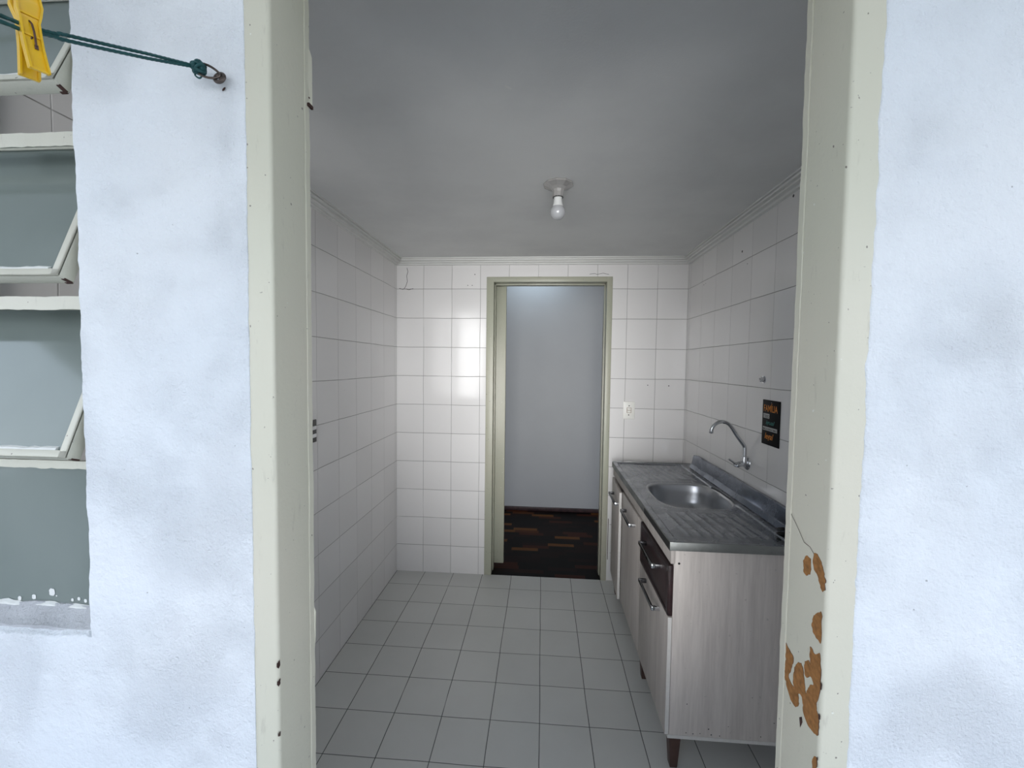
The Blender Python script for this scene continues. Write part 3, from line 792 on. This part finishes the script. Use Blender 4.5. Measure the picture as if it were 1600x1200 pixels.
# ---- ceiling lamp holder with bulb
LX, LY = .052, 1.725
lp = empty('ceiling_lamp', (LX, LY, CEIL), 'bare white bulb in a grey porcelain holder on the kitchen ceiling', 'lamp')
mb = MB(); mb.lathe([(.0, 0), (.058, 0), (.061, -.004), (.0600, -.008), (.050, -.012), (.036, -.018), (.026, -.026), (.0225, -.036), (.0220, -.052), (.0205, -.054), (.0175, -.054), (.0175, -.04), (0, -.04)], (LX, LY, CEIL), seg=10)
hold = mb.obj('lamp_holder', M['porcelain'], lp)
for p in hold.data.polygons: p.use_smooth = False
mb = MB(); mb.lathe([(.0, -.0135), (.0035, -.0135), (.0045, -.0125), (.0045, -.010)], (LX+.006, LY-.030, CEIL-.004), seg=12); mb.obj('screw', M['galv'], lp)
mb = MB(); mb.lathe([(.0205, -.052), (.0208, -.0555), (.0180, -.0557), (.0178, -.050)], (LX, LY, CEIL), seg=28, mi=1)
mb.lathe([(.0165, -.045), (.0165, -.058), (.0160, -.062), (.0170, -.072), (.0195, -.083), (.0225, -.0905)], (LX, LY, CEIL), seg=32)
mb.obj('bulb_collar', [M['bulbw'], M['black']], lp)
mb = MB(); prof = [(.0225, -.0905)]
for k in range(1, 15):
    a = math.radians(-48 + 138*k/14); prof.append((.0300*math.cos(math.radians(-41+131*k/14)), -.112 - .0300*math.sin(math.radians(-41+131*k/14))))
mb.lathe(prof, (LX, LY, CEIL), seg=36); mb.obj('bulb', M['bulb'], lp)

# ================================================================== CLOTHESLINE, HOOK AND PEG
EYE = Vector((-.4665, .588, 1.9045))
hk = MB()
hk.tube([(-.4720, FY+.006, 1.911), (-.4705, .5965, 1.9095), (-.4690, .592, 1.9075)], .0024, 10)
ring = []
for k in range(25):
    a = 2*PI*k/24
    ring.append(EYE + Vector((math.cos(a)*.0066, math.sin(a)*.0024, math.sin(a)*.0070)))
hk.tube(ring, .0026, 10, cap=False)
loop = []     # wire link between eye and knot
for k in range(25):
    a = 2*PI*k/24
    loop.append(Vector((-.4790, .582, 1.9100)) + Vector((math.cos(a)*.0150, math.cos(a)*.0035, -math.cos(a)*.0035 + math.sin(a)*.0085*(1-.25*math.cos(a)))))
hk.tube(loop, .0016, 8, cap=False)
hk.disc((-.4720, FY-.0010, 1.911), (0, -1, 0), .0045, 1)
hk.disc((-.4690, FY-.0012, 1.896), (0, -1, 0), .0035, 1, squash=.5)
tag(hk.obj('screw_hook', [M['galv'], M['rust']]), 'small metal screw eye in the white wall holding the green cord', 'hook')
# cord: two twisted strands from the hook, through the peg, off to the far side of the balcony
PEG = Vector((-.518, .400, 1.8305))
A0 = Vector((-.4960, .5770, 1.9145))
path = [A0, A0.lerp(PEG, .35) + Vector((0, 0, -.0006)), A0.lerp(PEG, .7) + Vector((0, 0, -.0008)), PEG, Vector((-.5215, .376, 1.8235)), Vector((-.56, .15, 1.770)), Vector((-.72, -.45, 1.74)), Vector((-.95, -1.375, 1.86))]
mb = MB()
side = Vector((0, .0, 1))
for s in (-1, 1):
    pts = []
    for i, p in enumerate(catmull(path, 60)):
        spread = .0019*min(1, i/60)+.0009
        if 150 < i < 210: spread = .0016
        pts.append(p + side*s*spread)
    mb.tube(pts, .0020, 10, twist=.55)
cordo = mb.obj('clothesline', M['cord']); tag(cordo, 'green twisted double cord stretched from the wall hook across the top left', 'clothesline')
mb = MB()
kc = Vector((-.4900, .5790, 1.9130))
for w in range(7):
    pts = []; ax = Vector((math.sin(w*1.7), math.cos(w*2.3), math.sin(w*.9+1))).normalized()
    e1_ = ax.orthogonal().normalized(); e2_ = ax.cross(e1_)
    for k in range(17):
        a = 2*PI*k/16; pts.append(kc + e1_*math.cos(a)*.0085 + e2_*math.sin(a)*.0062 + Vector((.0012*math.sin(w), 0, .001*math.cos(w*2))))
    mb.tube(pts, .0022, 8, cap=False, twist=.5)
mb.lathe([(.0001, -.0078), (.0040, -.006), (.0058, 0), (.0040, .006), (.0001, .0078)], kc, (.9, .2, -.2), 14)
mb.tube(catmull([kc+Vector((-.002, 0, -.003)), kc+Vector((-.006, .0, -.009)), kc+Vector((-.001, .002, -.0125)), kc+Vector((.004, .002, -.008))], 6), .0011, 8)
kn = mb.obj('knot', M['cord'], cordo)

# peg: local frame  w = width, n = towards the viewer, l = length (up)
nn = Vector((.93, -.36, 0)).normalized(); ww = Vector((.36, .93, 0)).normalized(); ll = Vector((0, 0, 1))
Rt = Matrix.Rotation(math.radians(4), 3, nn)
ll2 = Rt @ ll; ww2 = Rt @ ww
if (Rt @ Vector((0, 0, -1))).dot(ww) < 0:
    Rt = Matrix.Rotation(math.radians(-4), 3, nn); ll2 = Rt @ ll; ww2 = Rt @ ww
PM = Matrix((( ww2.x, nn.x, ll2.x, PEG.x), (ww2.y, nn.y, ll2.y, PEG.y), (ww2.z, nn.z, ll2.z, PEG.z), (0, 0, 0, 1)))
peg = empty('clothespin', PEG, 'yellow plastic clothespin clipped on the green cord at the top left', 'clothespin')
def lever(s):
    """s=+1 front, -1 rear. profile of offsets along the length"""
    mb = MB()
    prof = [(-.0430, .0125), (-.0300, .0088), (-.018, .0056), (-.006, .0040), (.006, .0034), (.0125, .0044), (.020, .0078), (.030, .0095), (.034, .0080)]
    def hw(l): return .0074 if l < .008 else (.0074 + .0020*min(1, (l-.008)/.006) if l < .026 else .0094 - .004*min(1, (l-.026)/.008))
    rings = []
    for l, o in prof:
        h = hw(l); t_ = .0011
        rings.append([PM @ Vector((-h, s*(o-t_), l)), PM @ Vector((h, s*(o-t_), l)), PM @ Vector((h, s*o, l)), PM @ Vector((-h, s*o, l))])
    mb.sweep(rings, smooth=False)
    for e in (-1, 1):     # raised rims
        rings = []
        for l, o in prof:
            h = hw(l); a = e*h; c = e*(h-.0017)
            rings.append([PM @ Vector((a, s*(o-.0035), l)), PM @ Vector((a, s*(o+.0027), l)), PM @ Vector((c, s*(o+.0027), l)), PM @ Vector((c, s*(o-.0035), l))])
        mb.sweep(rings, smooth=False)
    for (l, o, hgt) in ((.011, .0042, .0018), (-.0425, .0123, .0018), (.0335, .0082, .0016), (-.008, .0042, .0016)):
        h = hw(l)
        vs = [Vector((x, s*(o-.001) if q == 0 else s*(o+hgt), z)) for q in (0, 1) for x, z in ((-h, l-.0009), (h, l-.0009), (h, l+.0009), (-h, l+.0009))]
        mb.add([PM @ v for v in vs], [(0, 1, 2, 3), (7, 6, 5, 4), (0, 4, 5, 1), (1, 5, 6, 2), (2, 6, 7, 3), (3, 7, 4, 0)])
    return mb.obj('lever', M['yellow'], peg)
lever(1); lever(-1)
mb = MB()
mb.tube([PM @ Vector(p) for p in ((.0002, .0034, .006), (.0008, .0062, .003), (.0014, .0072, -.004), (.0016, .0074, -.011), (.0014, .0078, -.017), (.0018, .0055, -.020))], .00085, 8)
mb.tube([PM @ Vector((.005*math.cos(a)*.3+.0, .0045*math.sin(a), -.010+.0035*math.cos(a))) for a in [2*PI*k/16 for k in range(17)]], .0008, 8, cap=False)
mb.box(.0006, .0030, .0062, .0076, -.0205, -.0165, M=PM)
mb.obj('spring', M['dkmetal'], peg)

# ================================================================== LIGHT
w = bpy.data.worlds.new('sky'); bpy.context.scene.world = w; w.use_nodes = True
nt = w.node_tree; bg = nt.nodes['Background']
tc = nt.nodes.new('ShaderNodeTexCoord'); sp = nt.nodes.new('ShaderNodeSeparateXYZ'); nt.links.new(tc.outputs['Generated'], sp.inputs[0])
mr = nt.nodes.new('ShaderNodeMapRange'); nt.links.new(sp.outputs[2], mr.inputs[0]); mr.inputs[1].default_value = -.25; mr.inputs[2].default_value = .5
cr = nt.nodes.new('ShaderNodeValToRGB'); nt.links.new(mr.outputs[0], cr.inputs[0])
cr.color_ramp.elements[0].color = (.30, .32, .33, 1); cr.color_ramp.elements[0].position = .15
cr.color_ramp.elements[1].color = (.72, .82, 1.0, 1)
e = cr.color_ramp.elements.new(.40); e.color = (.90, .94, 1.0, 1)
nt.links.new(cr.outputs[0], bg.inputs[0]); bg.inputs[1].default_value = 3.25

def area(name, loc, rot, sx, sy, power, col, spread=180):
    l = bpy.data.lights.new(name, 'AREA'); l.shape = 'RECTANGLE'; l.size = sx; l.size_y = sy; l.energy = power; l.color = col; l.spread = math.radians(spread)
    o = bpy.data.objects.new(name, l); C.objects.link(o); o.location = loc; o.rotation_euler = rot; return o
# fill lamps added at door and window, standing in for daylight (both face +Y)
area('door_fill', (0, IY+.004, 1.30), (math.radians(90), 0, 0), .78, 1.60, 6.5, (.995, .99, .98), 64)
area('window_fill', (-.87, IY+.004, 1.60), (math.radians(90), 0, 0), .29, 1.0, 1.6, (.985, .985, .99), 75)
# added lamp, unseen above the doorway view, brightening the top of the hall wall
area('hall_fill', (-.10, 3.86, 2.42), (math.radians(84), 0, 0), .5, .16, 1.5, (.66, .83, 1.0), 130)

# ================================================================== CAMERA
cam = bpy.data.cameras.new('camera'); co = bpy.data.objects.new('camera', cam); C.objects.link(co)
cam.sensor_width = 36; cam.sensor_fit = 'HORIZONTAL'; cam.lens = F_PX/1600*36; cam.clip_start = .02; cam.clip_end = 100
s_, c_ = math.sin(YAW), math.cos(YAW); sp_, cp_ = math.sin(PITCH), math.cos(PITCH)
right = Vector((c_, -s_, 0)); fwd = Vector((s_*cp_, c_*cp_, -sp_)); up = Vector((s_*sp_, c_*sp_, cp_))
cr_, sr_ = math.cos(ROLL), math.sin(ROLL)
R2 = right*cr_ + up*sr_; U2 = up*cr_ - right*sr_
Bk = -fwd
co.matrix_world = Matrix(((R2.x, U2.x, Bk.x, 0), (R2.y, U2.y, Bk.y, 0), (R2.z, U2.z, Bk.z, CAM_H), (0, 0, 0, 1)))
sc = bpy.context.scene; sc.camera = co
sc.view_settings.view_transform = 'Standard'; sc.view_settings.look = 'None'
sc.view_settings.exposure = 0; sc.view_settings.gamma = 1; sc.view_settings.use_curve_mapping = False
sc.cycles.use_denoising = True
sc.cycles.max_bounces = 10; sc.cycles.diffuse_bounces = 6; sc.cycles.sample_clamp_indirect = 6
